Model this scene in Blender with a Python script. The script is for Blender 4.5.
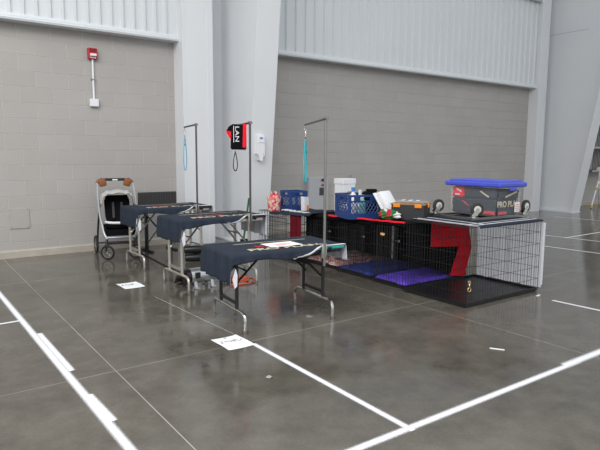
import bpy, bmesh, math, random
from mathutils import Vector, Matrix
random.seed(7)
PI = math.pi
S = bpy.context.scene
for o in list(bpy.data.objects): bpy.data.objects.remove(o)
C = S.collection

# ---------------------------------------------------------------- camera
CAM = (-1.1551, -8.1166, 1.3804); YAW, PIT, ROL, FPX = 0.62582, -0.12550, 0.00619, 556.03
f = Vector((math.sin(YAW)*math.cos(PIT), math.cos(YAW)*math.cos(PIT), math.sin(PIT)))
r0 = f.cross(Vector((0, 0, 1))).normalized(); u0 = r0.cross(f)
cr, sr = math.cos(ROL), math.sin(ROL)
rx = cr*r0 + sr*u0; uy = -sr*r0 + cr*u0
cd = bpy.data.cameras.new('camera'); cam = bpy.data.objects.new('camera', cd); C.objects.link(cam)
M = Matrix.Identity(4)
for i in range(3):
    M[i][0] = rx[i]; M[i][1] = uy[i]; M[i][2] = -f[i]; M[i][3] = CAM[i]
cam.matrix_world = M
cd.sensor_fit = 'HORIZONTAL'; cd.sensor_width = 36; cd.lens = FPX/600*36; cd.clip_end = 200
S.camera = cam

# ---------------------------------------------------------------- light
w = bpy.data.worlds.new('hall_light'); S.world = w; w.use_nodes = True
bg = w.node_tree.nodes['Background']; bg.inputs[0].default_value = (0.92, 0.97, 1.0, 1); bg.inputs[1].default_value = 0.70
# gradient added to the world light: stronger from front right, dims left-facing column webs
wn, wk = w.node_tree.nodes.new, w.node_tree.links.new
wt = wn('ShaderNodeTexCoord'); wd = wn('ShaderNodeVectorMath'); wd.operation = 'DOT_PRODUCT'; wd.inputs[1].default_value = (.50, -.84, .2)
wm = wn('ShaderNodeMapRange'); wm.inputs[1].default_value = -1; wm.inputs[2].default_value = 1; wm.inputs[3].default_value = .35; wm.inputs[4].default_value = 1.6
wc = wn('ShaderNodeMix'); wc.data_type = 'RGBA'; wc.blend_type = 'MULTIPLY'; wc.inputs[0].default_value = 1; wc.inputs[6].default_value = (.93, .97, 1, 1)
wk(wt.outputs['Generated'], wd.inputs[0]); wk(wd.outputs['Value'], wm.inputs[0]); wk(wm.outputs[0], wc.inputs[7]); wk(wc.outputs[2], bg.inputs[0])
def area(name, loc, target, sx, sy, power, col=(1, 1, 1)):
    l = bpy.data.lights.new(name, 'AREA'); l.shape = 'RECTANGLE'; l.size = sx; l.size_y = sy; l.energy = power; l.color = col
    o = bpy.data.objects.new(name, l); C.objects.link(o); o.location = loc
    o.rotation_euler = (Vector(target)-Vector(loc)).to_track_quat('-Z', 'Y').to_euler(); return o
area('high_bay_row', (-5, -8.5, 7.2), (-4, -7.5, 0), 8, 8, 1350, (1.0, 0.99, 0.97))
area('daylight_door', (-11, -8, 3.2), (4, -3, 1.2), 7, 5.5, 160, (1.0, 0.99, 0.97))
S.view_settings.view_transform = 'Standard'; S.view_settings.look = 'None'
S.view_settings.gamma = 1; S.view_settings.use_curve_mapping = False; S.view_settings.exposure = -0.15

# ---------------------------------------------------------------- materials
def srgb(r, g, b):
    def l(c):
        c /= 255.0
        return c/12.92 if c <= .04045 else ((c+.055)/1.055)**2.4
    return (l(r), l(g), l(b), 1)
MATS = {}
def mat(name, col, rough=.6, metal=0, var=.08, scale=30, bump=0, spec=.5, coat=0):
    if name in MATS: return MATS[name]
    m = bpy.data.materials.new(name); m.use_nodes = True; nt = m.node_tree; b = nt.nodes['Principled BSDF']
    b.inputs['Roughness'].default_value = rough; b.inputs['Metallic'].default_value = metal
    b.inputs['Specular IOR Level'].default_value = spec; b.inputs['Coat Weight'].default_value = coat
    tc = nt.nodes.new('ShaderNodeTexCoord'); n = nt.nodes.new('ShaderNodeTexNoise')
    n.inputs['Scale'].default_value = scale; n.inputs['Detail'].default_value = 4
    nt.links.new(tc.outputs['Object'], n.inputs['Vector'])
    mr = nt.nodes.new('ShaderNodeMapRange'); mr.inputs[1].default_value = .25; mr.inputs[2].default_value = .75
    mr.inputs[3].default_value = 1-var; mr.inputs[4].default_value = 1+var
    nt.links.new(n.outputs['Fac'], mr.inputs[0])
    mx = nt.nodes.new('ShaderNodeMix'); mx.data_type = 'RGBA'; mx.blend_type = 'MULTIPLY'; mx.inputs[0].default_value = 1
    mx.inputs[6].default_value = col; nt.links.new(mr.outputs[0], mx.inputs[7]); nt.links.new(mx.outputs[2], b.inputs['Base Color'])
    if bump:
        bp = nt.nodes.new('ShaderNodeBump'); bp.inputs['Strength'].default_value = bump; bp.inputs['Distance'].default_value = .01
        nt.links.new(n.outputs['Fac'], bp.inputs['Height']); nt.links.new(bp.outputs[0], b.inputs['Normal'])
    MATS[name] = m; return m
white_panel = mat('white_steel_panel', srgb(214, 218, 221), .45, var=.02, scale=1.5)
white_frame = mat('white_painted_steel', srgb(224, 226, 229), .5, var=.025, scale=1.2)
curb_m = mat('concrete_curb', srgb(176, 168, 158), .8, var=.1, scale=6)
chrome = mat('chrome', srgb(205, 203, 198), .22, 1, var=.05)
greytube = mat('grey_galvanized_tube', srgb(204, 199, 190), .38, .85, var=.08)
steel = mat('dull_steel', srgb(150, 148, 146), .38, .9, var=.06)
blackm = mat('black_painted_metal', srgb(26, 26, 28), .45, 0, var=.1)
wirem = mat('black_coated_wire', srgb(22, 22, 24), .5, 0, var=.1)
blackp = mat('black_plastic', srgb(24, 24, 26), .4, 0, var=.1)
traym = mat('black_tray_plastic', srgb(26, 26, 28), .38, 0, var=.15, scale=8)
rubber = mat('black_rubber', srgb(28, 28, 29), .75, 0, var=.1)
blackf = mat('black_fabric', srgb(15, 15, 17), .9, 0, var=.2, scale=60, bump=.2, spec=.15)
navyf = mat('navy_fabric', srgb(43, 50, 62), .85, 0, var=.15, scale=120, bump=.25, spec=.2)
whitef = mat('white_fabric', srgb(225, 225, 230), .85, 0, var=.05, scale=60, bump=.1)
greyf = mat('grey_lining', srgb(196, 196, 206), .85, 0, var=.12, scale=14, bump=.2)
cream = mat('cream_print', srgb(206, 194, 164), .8, var=.04)
redp = mat('red_print', srgb(200, 52, 66), .7, var=.05)
redf = mat('red_fabric', srgb(232, 32, 50), .85, 0, var=.15, scale=40, bump=.25, spec=.2)
dredf = mat('dark_red_fabric', srgb(104, 16, 32), .85, 0, var=.2, scale=30, bump=.25, spec=.2)
paper = mat('white_paper', srgb(240, 241, 244), .8, var=.02)
ink = mat('dark_ink', srgb(70, 72, 84), .7)
teal = mat('teal_rubber', srgb(40, 150, 140), .6)
tealcord = mat('teal_cord', srgb(30, 176, 190), .6)
bluecord = mat('light_blue_cord', srgb(80, 170, 214), .6)
blackcord = mat('black_cord', srgb(30, 30, 32), .6)
navyplastic = mat('navy_plastic', srgb(28, 62, 122), .45, var=.08)
bluelid = mat('blue_plastic', srgb(76, 88, 204), .4, var=.06)
whiteplastic = mat('white_plastic', srgb(232, 233, 236), .4, var=.02)
brown = mat('tan_leather', srgb(134, 80, 44), .6, var=.12)
sheep = mat('pale_grey_fabric', srgb(186, 181, 178), .9, var=.1, scale=50, bump=.5)
purplem = mat('purple_fabric', srgb(104, 72, 208), .7, var=.3, scale=14, bump=.6)
navymat = mat('navy_quilt', srgb(38, 54, 128), .75, var=.3, scale=14, bump=.5)
orange = mat('orange_plastic', srgb(240, 142, 28), .45)
orangecord = mat('orange_cord', srgb(196, 92, 60), .5)
redpl = mat('red_plastic', srgb(176, 36, 44), .45)
silver = mat('silver_shell', srgb(196, 198, 202), .3, .8, var=.05)
greybox = mat('grey_enclosure', srgb(176, 178, 182), .5, var=.03)
darkgrey = mat('dark_grey_plastic', srgb(62, 64, 70), .5, var=.05)
bluep = mat('blue_print', srgb(72, 130, 206), .6)
greenp = mat('green_plastic', srgb(28, 98, 62), .5)
creampaper = mat('cream_paper', srgb(228, 220, 190), .8)

def nodes(name):
    m = bpy.data.materials.new(name); m.use_nodes = True; nt = m.node_tree
    return m, nt, nt.nodes['Principled BSDF'], nt.nodes.new, nt.links.new
# painted block wall: 16 x 8 inch running bond
def block_mat():
    m, nt, b, N, L = nodes('painted_block')
    tc = N('ShaderNodeTexCoord'); sp = N('ShaderNodeSeparateXYZ'); cb = N('ShaderNodeCombineXYZ')
    L(tc.outputs['Object'], sp.inputs[0]); L(sp.outputs[0], cb.inputs[0]); L(sp.outputs[2], cb.inputs[1])
    br = N('ShaderNodeTexBrick'); br.offset = .5; br.offset_frequency = 2
    L(cb.outputs[0], br.inputs['Vector'])
    br.inputs['Scale'].default_value = 1; br.inputs['Brick Width'].default_value = .4064; br.inputs['Row Height'].default_value = .2032
    br.inputs['Mortar Size'].default_value = .005; br.inputs['Mortar Smooth'].default_value = .25; br.inputs['Bias'].default_value = 0
    br.inputs['Color1'].default_value = srgb(170, 166, 162); br.inputs['Color2'].default_value = srgb(174, 170, 166); br.inputs['Mortar'].default_value = srgb(192, 188, 185)
    n = N('ShaderNodeTexNoise'); n.inputs['Scale'].default_value = 60; n.inputs['Detail'].default_value = 5; L(tc.outputs['Object'], n.inputs['Vector'])
    n2 = N('ShaderNodeTexNoise'); n2.inputs['Scale'].default_value = 1.3; L(tc.outputs['Object'], n2.inputs['Vector'])
    ad = N('ShaderNodeMath'); ad.operation = 'ADD'; L(n.outputs[0], ad.inputs[0]); L(n2.outputs[0], ad.inputs[1])
    mr = N('ShaderNodeMapRange'); mr.inputs[1].default_value = .6; mr.inputs[2].default_value = 1.4; mr.inputs[3].default_value = .93; mr.inputs[4].default_value = 1.07
    L(ad.outputs[0], mr.inputs[0])
    mx = N('ShaderNodeMix'); mx.data_type = 'RGBA'; mx.blend_type = 'MULTIPLY'; mx.inputs[0].default_value = 1
    L(br.outputs['Color'], mx.inputs[6]); L(mr.outputs[0], mx.inputs[7]); L(mx.outputs[2], b.inputs['Base Color'])
    b.inputs['Roughness'].default_value = .65
    bp = N('ShaderNodeBump'); bp.inputs['Strength'].default_value = .9; bp.inputs['Distance'].default_value = .008; bp.invert = True
    L(br.outputs['Fac'], bp.inputs['Height'])
    bp2 = N('ShaderNodeBump'); bp2.inputs['Strength'].default_value = .25; bp2.inputs['Distance'].default_value = .004
    L(n.outputs[0], bp2.inputs['Height']); L(bp.outputs[0], bp2.inputs['Normal']); L(bp2.outputs[0], b.inputs['Normal'])
    return m
# polished concrete slab with saw-cut joints
def floor_mat():
    m, nt, b, N, L = nodes('polished_concrete')
    tc = N('ShaderNodeTexCoord')
    def noise(s, d=5, r=.55):
        n = N('ShaderNodeTexNoise'); n.inputs['Scale'].default_value = s; n.inputs['Detail'].default_value = d; n.inputs['Roughness'].default_value = r
        L(tc.outputs['Object'], n.inputs['Vector']); return n
    a, c, d = noise(.55), noise(4, 8, .65), noise(60, 3)
    rmp = N('ShaderNodeValToRGB'); e = rmp.color_ramp.elements
    e[0].position = .3; e[0].color = srgb(60, 56, 50); e[1].position = .70; e[1].color = srgb(114, 109, 100)
    s1 = N('ShaderNodeMath'); s1.operation = 'MULTIPLY_ADD'; s1.inputs[1].default_value = .5; L(a.outputs[0], s1.inputs[0])
    s2 = N('ShaderNodeMath'); s2.operation = 'MULTIPLY'; s2.inputs[1].default_value = .5; L(c.outputs[0], s2.inputs[0]); L(s2.outputs[0], s1.inputs[2])
    L(s1.outputs[0], rmp.inputs[0])
    mr = N('ShaderNodeMapRange'); mr.inputs[1].default_value = .3; mr.inputs[2].default_value = .7; mr.inputs[3].default_value = .92; mr.inputs[4].default_value = 1.08
    L(d.outputs[0], mr.inputs[0])
    mx = N('ShaderNodeMix'); mx.data_type = 'RGBA'; mx.blend_type = 'MULTIPLY'; mx.inputs[0].default_value = 1
    L(rmp.outputs[0], mx.inputs[6]); L(mr.outputs[0], mx.inputs[7])
    # joints: narrow lines at fixed x and y
    sp = N('ShaderNodeSeparateXYZ'); L(tc.outputs['Object'], sp.inputs[0])
    last = None
    for ax, v in ((0, -.105), (0, 2.69), (0, -2.9), (0, 5.5), (0, 8.3), (0, 11.1), (1, -4.66), (1, -1.62), (1, -7.6)):
        q = N('ShaderNodeMath'); q.operation = 'COMPARE'; q.inputs[1].default_value = v; q.inputs[2].default_value = .0026; L(sp.outputs[ax], q.inputs[0])
        if last is None: last = q.outputs[0]
        else:
            k = N('ShaderNodeMath'); k.operation = 'MAXIMUM'; L(last, k.inputs[0]); L(q.outputs[0], k.inputs[1]); last = k.outputs[0]
    jn = N('ShaderNodeMix'); jn.data_type = 'RGBA'; jn.inputs[6].default_value = srgb(78, 75, 69); jn.inputs[7].default_value = srgb(168, 164, 156)
    jr = N('ShaderNodeMapRange'); jr.inputs[1].default_value = .3; jr.inputs[2].default_value = .5; L(a.outputs[0], jr.inputs[0]); L(jr.outputs[0], jn.inputs[0])
    mj = N('ShaderNodeMix'); mj.data_type = 'RGBA'; L(last, mj.inputs[0]); L(mx.outputs[2], mj.inputs[6]); L(jn.outputs[2], mj.inputs[7])
    L(mj.outputs[2], b.inputs['Base Color'])
    rr = N('ShaderNodeMapRange'); rr.inputs[1].default_value = .3; rr.inputs[2].default_value = .7; rr.inputs[3].default_value = .08; rr.inputs[4].default_value = .2
    L(c.outputs[0], rr.inputs[0]); L(rr.outputs[0], b.inputs['Roughness'])
    b.inputs['Specular IOR Level'].default_value = .5
    bp = N('ShaderNodeBump'); bp.inputs['Strength'].default_value = .05; bp.inputs['Distance'].default_value = .01; L(c.outputs[0], bp.inputs['Height']); L(bp.outputs[0], b.inputs['Normal'])
    return m
# sprayed chalk line: solid core, ragged soft edge across its own width
def chalk_mat(name, dens, nw=.2):
    m, nt, b, N, L = nodes(name)
    tc = N('ShaderNodeTexCoord'); sp = N('ShaderNodeSeparateXYZ'); L(tc.outputs['Generated'], sp.inputs[0])
    s = N('ShaderNodeMath'); s.operation = 'SUBTRACT'; s.inputs[1].default_value = .5; L(sp.outputs[1], s.inputs[0])
    a = N('ShaderNodeMath'); a.operation = 'ABSOLUTE'; L(s.outputs[0], a.inputs[0])
    n = N('ShaderNodeTexNoise'); n.inputs['Scale'].default_value = 90; n.inputs['Detail'].default_value = 6; L(tc.outputs['Object'], n.inputs['Vector'])
    ma = N('ShaderNodeMath'); ma.operation = 'MULTIPLY_ADD'; ma.inputs[1].default_value = nw; L(n.outputs[0], ma.inputs[0]); L(a.outputs[0], ma.inputs[2])
    mr = N('ShaderNodeMapRange'); mr.inputs[1].default_value = .17; mr.inputs[2].default_value = .54; mr.inputs[3].default_value = dens; mr.inputs[4].default_value = 0; mr.interpolation_type = 'SMOOTHSTEP'
    L(ma.outputs[0], mr.inputs[0])
    b.inputs['Base Color'].default_value = srgb(232, 232, 238); b.inputs['Roughness'].default_value = .8
    L(mr.outputs[0], b.inputs['Alpha'])
    return m
chalk = chalk_mat('white_chalk', 1.0); chalk_thin = chalk_mat('faint_chalk', .75, .72)
# mottled print: voronoi cells through a ramp of several colours
def print_mat(name, cols, scale, rough=.8):
    m, nt, b, N, L = nodes(name)
    tc = N('ShaderNodeTexCoord'); v = N('ShaderNodeTexVoronoi'); v.inputs['Scale'].default_value = scale; L(tc.outputs['Object'], v.inputs['Vector'])
    sp = N('ShaderNodeSeparateColor'); L(v.outputs['Color'], sp.inputs[0])
    rp = N('ShaderNodeValToRGB'); rp.color_ramp.interpolation = 'CONSTANT'; e = rp.color_ramp.elements
    for i, c in enumerate(cols):
        if i < 2: e[i].position = i/len(cols); e[i].color = srgb(*c)
        else: q = e.new(i/len(cols)); q.color = srgb(*c)
    L(sp.outputs[0], rp.inputs[0]); L(rp.outputs[0], b.inputs['Base Color']); b.inputs['Roughness'].default_value = rough
    return m
pinkmat = print_mat('pink_floral_print', [(214, 170, 166), (188, 134, 136), (226, 200, 192), (150, 110, 112), (206, 150, 150)], 24)
pinkbag = print_mat('pink_flowered_print', [(226, 182, 166), (216, 92, 118), (236, 206, 186), (226, 120, 96), (232, 190, 176), (196, 64, 104)], 34)
giftm = print_mat('holiday_print', [(186, 30, 52), (30, 130, 70), (24, 110, 58), (226, 226, 222), (198, 42, 60), (120, 100, 62), (34, 120, 66)], 16)
fencem = mat('beige_wire', srgb(120, 112, 100), .5)
def clear_mat():
    m = bpy.data.materials.new('clear_plastic'); m.use_nodes = True; nt = m.node_tree; b = nt.nodes['Principled BSDF']
    b.inputs['Base Color'].default_value = (.9, .92, .94, 1); b.inputs['Roughness'].default_value = .12; b.inputs['Alpha'].default_value = .10
    return m
clear = clear_mat()

# ---------------------------------------------------------------- mesh helpers
def fillet(pts, rad, n=6):
    pts = [Vector(p) for p in pts]; out = [pts[0]]
    for i in range(1, len(pts)-1):
        a, p, c = pts[i-1], pts[i], pts[i+1]
        d1 = (a-p); d2 = (c-p); rr = min(rad, d1.length*.49, d2.length*.49)
        s = p+d1.normalized()*rr; e = p+d2.normalized()*rr
        for k in range(n+1):
            t = k/n; out.append(s*(1-t)**2 + p*2*t*(1-t) + e*t*t)
    out.append(pts[-1]); return out
class MB:
    def __init__(s): s.bm = bmesh.new()
    def box(s, c, size, rot=None, bevel=0):
        m = Matrix.Translation(Vector(c))
        if rot is not None: m = m @ (rot.to_4x4() if hasattr(rot, 'to_4x4') else rot)
        m = m @ Matrix.Diagonal((size[0], size[1], size[2], 1))
        g = bmesh.ops.create_cube(s.bm, size=1, matrix=m)
        if bevel:
            vs = set(g['verts']); es = [e for e in s.bm.edges if e.verts[0] in vs and e.verts[1] in vs]
            bmesh.ops.bevel(s.bm, geom=es, offset=bevel, segments=2, affect='EDGES', profile=.5)
        return s
    def b2(s, lo, hi, bevel=0):
        return s.box([(a+b)/2 for a, b in zip(lo, hi)], [b-a for a, b in zip(lo, hi)], None, bevel)
    def tube(s, pts, r, n=8, closed=False, flat=1.0):
        pts = [Vector(p) for p in pts]; k = len(pts); rings = []; up = None
        for i, p in enumerate(pts):
            if closed: t = pts[(i+1) % k]-pts[i-1]
            else: t = pts[min(i+1, k-1)]-pts[max(i-1, 0)]
            t.normalize()
            if up is None:
                up = Vector((0, 0, 1)) if abs(t.z) < .9 else Vector((1, 0, 0))
            up = (up-t*up.dot(t)).normalized(); sd = t.cross(up)
            rad = r[i] if isinstance(r, (list, tuple)) else r
            rings.append([s.bm.verts.new(p+rad*(math.cos(2*PI*j/n)*sd*flat+math.sin(2*PI*j/n)*up)) for j in range(n)])
        for i in range(k if closed else k-1):
            a, b = rings[i], rings[(i+1) % k]
            for j in range(n): s.bm.faces.new((a[j], a[(j+1) % n], b[(j+1) % n], b[j]))
        if not closed:
            s.bm.faces.new(rings[0][::-1]); s.bm.faces.new(rings[-1])
        return s
    def wire(s, a, b, r): return s.tube((a, b), r, 4)
    def cyl(s, a, b, r, n=20): return s.tube((a, b), r, n)
    def torus(s, c, R, r, axis, n=24, m=8):
        axis = Vector(axis).normalized(); q = axis.to_track_quat('Z', 'Y'); c = Vector(c)
        return s.tube([c+q @ Vector((R*math.cos(2*PI*i/n), R*math.sin(2*PI*i/n), 0)) for i in range(n)], r, m, True)
    def lathe(s, prof, c=(0, 0, 0), n=20):
        c = Vector(c); rings = [[s.bm.verts.new(c+Vector((r*math.cos(2*PI*j/n), r*math.sin(2*PI*j/n), z))) for j in range(n)] for r, z in prof]
        for a, b in zip(rings, rings[1:]):
            for j in range(n): s.bm.faces.new((a[j], a[(j+1) % n], b[(j+1) % n], b[j]))
        s.bm.faces.new(rings[0][::-1]); s.bm.faces.new(rings[-1]); return s
    def prism(s, poly, y0, y1, ax='y'):
        def P(a, b, t): return {'y': (a, t, b), 'x': (t, a, b), 'z': (a, b, t)}[ax]
        A = [s.bm.verts.new(P(a, b, y0)) for a, b in poly]; B = [s.bm.verts.new(P(a, b, y1)) for a, b in poly]; n = len(poly)
        s.bm.faces.new(A); s.bm.faces.new(B[::-1])
        for i in range(n): s.bm.faces.new((A[i], B[i], B[(i+1) % n], A[(i+1) % n]))
        return s
    def grid(s, fn, nu, nv):
        V = [[s.bm.verts.new(fn(i/nu, j/nv)) for j in range(nv+1)] for i in range(nu+1)]
        for i in range(nu):
            for j in range(nv): s.bm.faces.new((V[i][j], V[i+1][j], V[i+1][j+1], V[i][j+1]))
        return s
    def xf(s, m): bmesh.ops.transform(s.bm, matrix=m, verts=s.bm.verts); return s
    def build(s, name, m, parent=None, smooth=False, solid=None):
        bmesh.ops.recalc_face_normals(s.bm, faces=s.bm.faces) if solid is None else None
        me = bpy.data.meshes.new(name); s.bm.to_mesh(me); s.bm.free()
        o = bpy.data.objects.new(name, me); C.objects.link(o)
        for k in (m if isinstance(m, (list, tuple)) else [m]): me.materials.append(k)
        if parent is not None: o.parent = parent
        if smooth: me.shade_smooth() if smooth is True else me.set_sharp_from_angle(angle=smooth)
        if smooth and smooth is not True: 
            for p in me.polygons: p.use_smooth = True
            me.set_sharp_from_angle(angle=smooth)
        if solid:
            md = o.modifiers.new('thickness', 'SOLIDIFY'); md.thickness = solid; md.offset = -1
            if len(me.materials) > 1: md.material_offset = 1; md.material_offset_rim = 1
        return o
A35 = math.radians(35)
def tag(o, label, cat, group=None, kind=None):
    o['label'] = label; o['category'] = cat
    if group: o['group'] = group
    if kind: o['kind'] = kind
    return o
def thing(name, label, cat, loc, rz=0, group=None):
    o = bpy.data.objects.new(name, None); C.objects.link(o); o.location = loc; o.rotation_euler = (0, 0, rz); o.empty_display_size = .05
    return tag(o, label, cat, group)
def place(o, loc, rz=0): o.location = loc; o.rotation_euler = (0, 0, rz); return o
def struct(o): o['kind'] = 'structure'; return o
def text_mesh(name, txt, size, m, parent, mtx, ext=.0006, bold=.0):
    cu = bpy.data.curves.new(name, 'FONT'); cu.body = txt; cu.size = size; cu.extrude = ext; cu.offset = bold; cu.align_x = 'CENTER'; cu.align_y = 'CENTER'
    t = bpy.data.objects.new(name+'_curve', cu); C.objects.link(t)
    me = bpy.data.meshes.new_from_object(t.evaluated_get(bpy.context.evaluated_depsgraph_get()))
    bpy.data.objects.remove(t); me.transform(mtx); me.materials.clear(); me.materials.append(m)
    o = bpy.data.objects.new(name, me); C.objects.link(o); o.parent = parent; return o
def T(*a): return Matrix.Translation(Vector(a))
def RZ(a): return Matrix.Rotation(a, 4, 'Z')
def RX(a): return Matrix.Rotation(a, 4, 'X')
def RY(a): return Matrix.Rotation(a, 4, 'Y')

# ---------------------------------------------------------------- the room
bm_block, fm = block_mat(), floor_mat()
fl = MB(); fl.b2((-14, -20, -.2), (34, 1.0, 0)); struct(fl.build('floor', fm))
wl = MB()
for a, b in ((-14, 2.5), (3.6, 11.8), (12.75, 34)): wl.b2((a, 0, 0), (b, .3, 3.12))
struct(wl.build('wall_back', bm_block))
def ribs(x0, x1, pitch, z0, z1, y, start):
    b = MB(); poly = [(x0, y)]; x = start
    while x-.05 < x0: x += pitch
    while x+.05 < x1:
        poly += [(x-.032, y), (x-.017, y-.03), (x+.017, y-.03), (x+.032, y)]; x += pitch
    poly += [(x1, y)]
    lo = [b.bm.verts.new((px, py, z0)) for px, py in poly]; hi = [b.bm.verts.new((px, py, z1)) for px, py in poly]
    for i in range(len(poly)-1): b.bm.faces.new((lo[i], lo[i+1], hi[i+1], hi[i]))
    b.b2((x0, y+.005, z0), (x1, y+.12, z1)); return b
struct(ribs(-14, 2.345, .158, 3.1, 9, -.13, .11).build('wall_upper', white_panel))
struct(ribs(3.5, 11.7, .2037, 3.1, 5.08, -.13, 3.7).build('wall_upper', white_panel))
struct(MB().b2((12.7, -.03, 3.1), (34, .05, 9)).build('wall_upper', white_panel))
struct(MB().b2((2.3, .22, 0), (3.7, .3, 9)).b2((11.7, .12, 0), (12.8, .3, 9)).build('wall_pilaster', white_frame))
struct(MB().b2((3.5, -.03, 5.16), (11.7, .1, 9)).build('wall_upper', white_panel))
def ledge(x0, x1):
    b = MB(); b.prism([(0, 3.03), (-.19, 3.03), (-.20, 3.055), (-.185, 3.07), (-.185, 3.085), (-.17, 3.095), (-.16, 3.12), (0, 3.12)], x0, x1, 'x'); return b
struct(ledge(-14, 2.345).build('trim_1', white_panel)); struct(ledge(3.4, 11.7).build('trim_2', white_panel)); struct(ledge(12.7, 34).build('trim_3', white_panel))
struct(MB().b2((3.4, -.22, 5.05), (11.7, 0, 5.17)).build('trim_4', greybox))
def skirting(a, b): return MB().prism([(0, 0), (-.03, 0), (-.03, .085), (-.012, .102), (0, .102)], a, b, 'x')
struct(skirting(-14, 2.345).build('baseboard_back', curb_m)); struct(skirting(3.6, 11.7).build('baseboard_back', curb_m)); struct(skirting(12.7, 34).build('baseboard_back', curb_m))
# boxed jambs beside the frames
struct(MB().b2((2.345, -.30, 0), (2.84, .22, 9)).b2((2.345, -.308, 0), (2.385, -.299, 9)).b2((2.75, -.312, 0), (2.84, -.299, 9)).build('trim_5', white_frame))
struct(MB().b2((11.7, -.25, 0), (12.0, .12, 9)).b2((11.97, -.262, 0), (12.03, -.24, 9)).build('trim_6', white_frame))
# tapered rigid-frame columns: web plate, sloping inner flange, base plate
def frame_column(n, xw, xl, xr, y0, y1, slope, label):
    t = thing('steel_frame_column', label, 'column', ((xl+xr)/2, y0, 0))
    t['kind'] = 'structure'
    cx = (xl+xr)/2; z = 9
    w_ = MB(); w_.prism([(y1-y0, 0), (0, 0), (-slope*z, z), (y1-y0, z)], xw-cx-.008, xw-cx+.008, 'x'); w_.build('web', white_frame, t)
    g = MB(); g.prism([(-.012, 0), (-slope*z-.012, z), (-slope*z+.006, z), (.006, 0)], xl-cx, xr-cx, 'x'); g.build('flange', white_frame, t)
    s = MB(); s.prism([(y1-y0-.01, 0), (y1-y0-.01, z), (y1-y0, z), (y1-y0, 0)], xl-cx-.1, xr-cx+.1, 'x'); s.build('outer_flange', white_frame, t)
    q = MB(); q.b2((xw-cx-.011, -.32*slope-.2*0, 3.0*0+4.395), (xw-cx+.011, y1-y0-.02, 4.405)); q.build('seam', greybox, t)
    MB().b2((xl-cx-.02, -.03, 0), (xr-cx+.02, y1-y0, .02)).build('base_plate', white_frame, t)
    return t
frame_column(1, 3.27, 3.12, 3.50, -.80, .215, .10, 'white tapered steel column between the left and right block bays')
frame_column(2, 12.45, 12.26, 12.64, -.96, .115, .163, 'white tapered steel column leaning at the far right end of the wall')

# ---------------------------------------------------------------- chalk lines, floor papers
def line(x0, y0, x1, y1, wd, label, m=None, z=.0012):
    L_ = math.hypot(x1-x0, y1-y0); b = MB()
    V = [b.bm.verts.new(p) for p in ((0, -wd/2, 0), (L_, -wd/2, 0), (L_, wd/2, 0), (0, wd/2, 0))]; b.bm.faces.new(V)
    o = b.build('floor_line', m or chalk); place(o, (x0, y0, z), math.atan2(y1-y0, x1-x0))
    return tag(o, label, 'floor marking', 'white lines marked on the floor', None)
line(-.425, -1.6, -.338, -6.6, .082, 'broad white chalk line running down the left foreground from the left edge')
line(-.352, -3.58, -.336, -4.50, .07, 'short second stroke thickening the left chalk line, the upper one', None, .002)
line(-.346, -4.93, -.33, -5.33, .07, 'short second stroke thickening the left chalk line near the bottom of the photo', None, .002)
line(-.40, -3.13, -2.6, -3.28, .06, 'short white chalk line branching off the left line to the left edge', None, .0016)
line(.882, -4.72, .872, -6.30, .07, 'white chalk line from the sheet by the front table to the crossing in the foreground', None, .0016)
line(.80, -3.0, .885, -4.70, .05, 'faint broken chalk trace from the dryer to the sheet by the front table', chalk_thin)
line(-.2, -6.262, 2.50, -6.283, .08, 'white chalk line across the foreground to the crossing and on to the right')
line(2.36, -6.272, 4.6, -6.29, .11, 'wider right end of the foreground chalk line, at the right edge', None, .002)
line(3.895, -5.30, 3.95, -6.6, .075, 'white chalk line from behind the near crate corner to the right edge')
line(6.86, -2.6, 7.0, -5.2, .08, 'white chalk line receding behind the near crate, nearer of the two parallel ones')
line(7.98, -2.2, 8.2, -4.6, .08, 'white chalk line receding behind the near crate, farther of the two parallel ones')
line(8.0, -3.16, 12, -3.08, .08, 'white chalk line crossing the far parallel lines toward the right edge', None, .0018)
line(11.08, -1.2, 11.25, -3.0, .09, 'short white chalk line by the foot of the far right column')

def paper_sign(loc, rz, strokes, label):
    t = thing('paper_sheet', label, 'paper', loc, rz, 'handwritten sheets on the floor')
    p = MB(); p.grid(lambda a, b: ((a-.5)*.216, (b-.5)*.279, .002+.004*(abs(a-.5)*2)**3+.002*math.sin(b*5)), 8, 8); p.build('sheet', paper, t, solid=.0006)
    s = MB()
    for st in strokes: s.tube([(x, y, .0048) for x, y in st], .0017, 4)
    s.build('handwriting', ink, t)
    return t
scr = [[(-.07, .0), (-.085, .02), (-.06, .04), (-.075, .055)], [(-.05, .01), (-.045, .04), (-.03, .045), (-.03, .015)], [(-.015, .05), (-.015, .01), (.005, .012), (.006, .045)],
       [(.02, .045), (.022, -.005)], [(.022, .04), (.04, .04), (.038, .02), (.022, .02)], [(.05, .045), (.055, .0), (.07, .0)], [(.08, .03), (.092, .02), (.08, .01), (.078, .03)],
       [(-.01, .09), (-.012, .115), (.012, .115)]]
flip = [[(-x, -y) for x, y in st] for st in scr]
paper_sign((.768, -4.615, .0015), .0, scr, 'white paper sheet with handwriting lying on the floor at the foot of the front table')
paper_sign((.76, -2.42, .0015), .0, scr[:5], 'white paper sheet with handwriting lying on the floor by the middle table')
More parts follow.
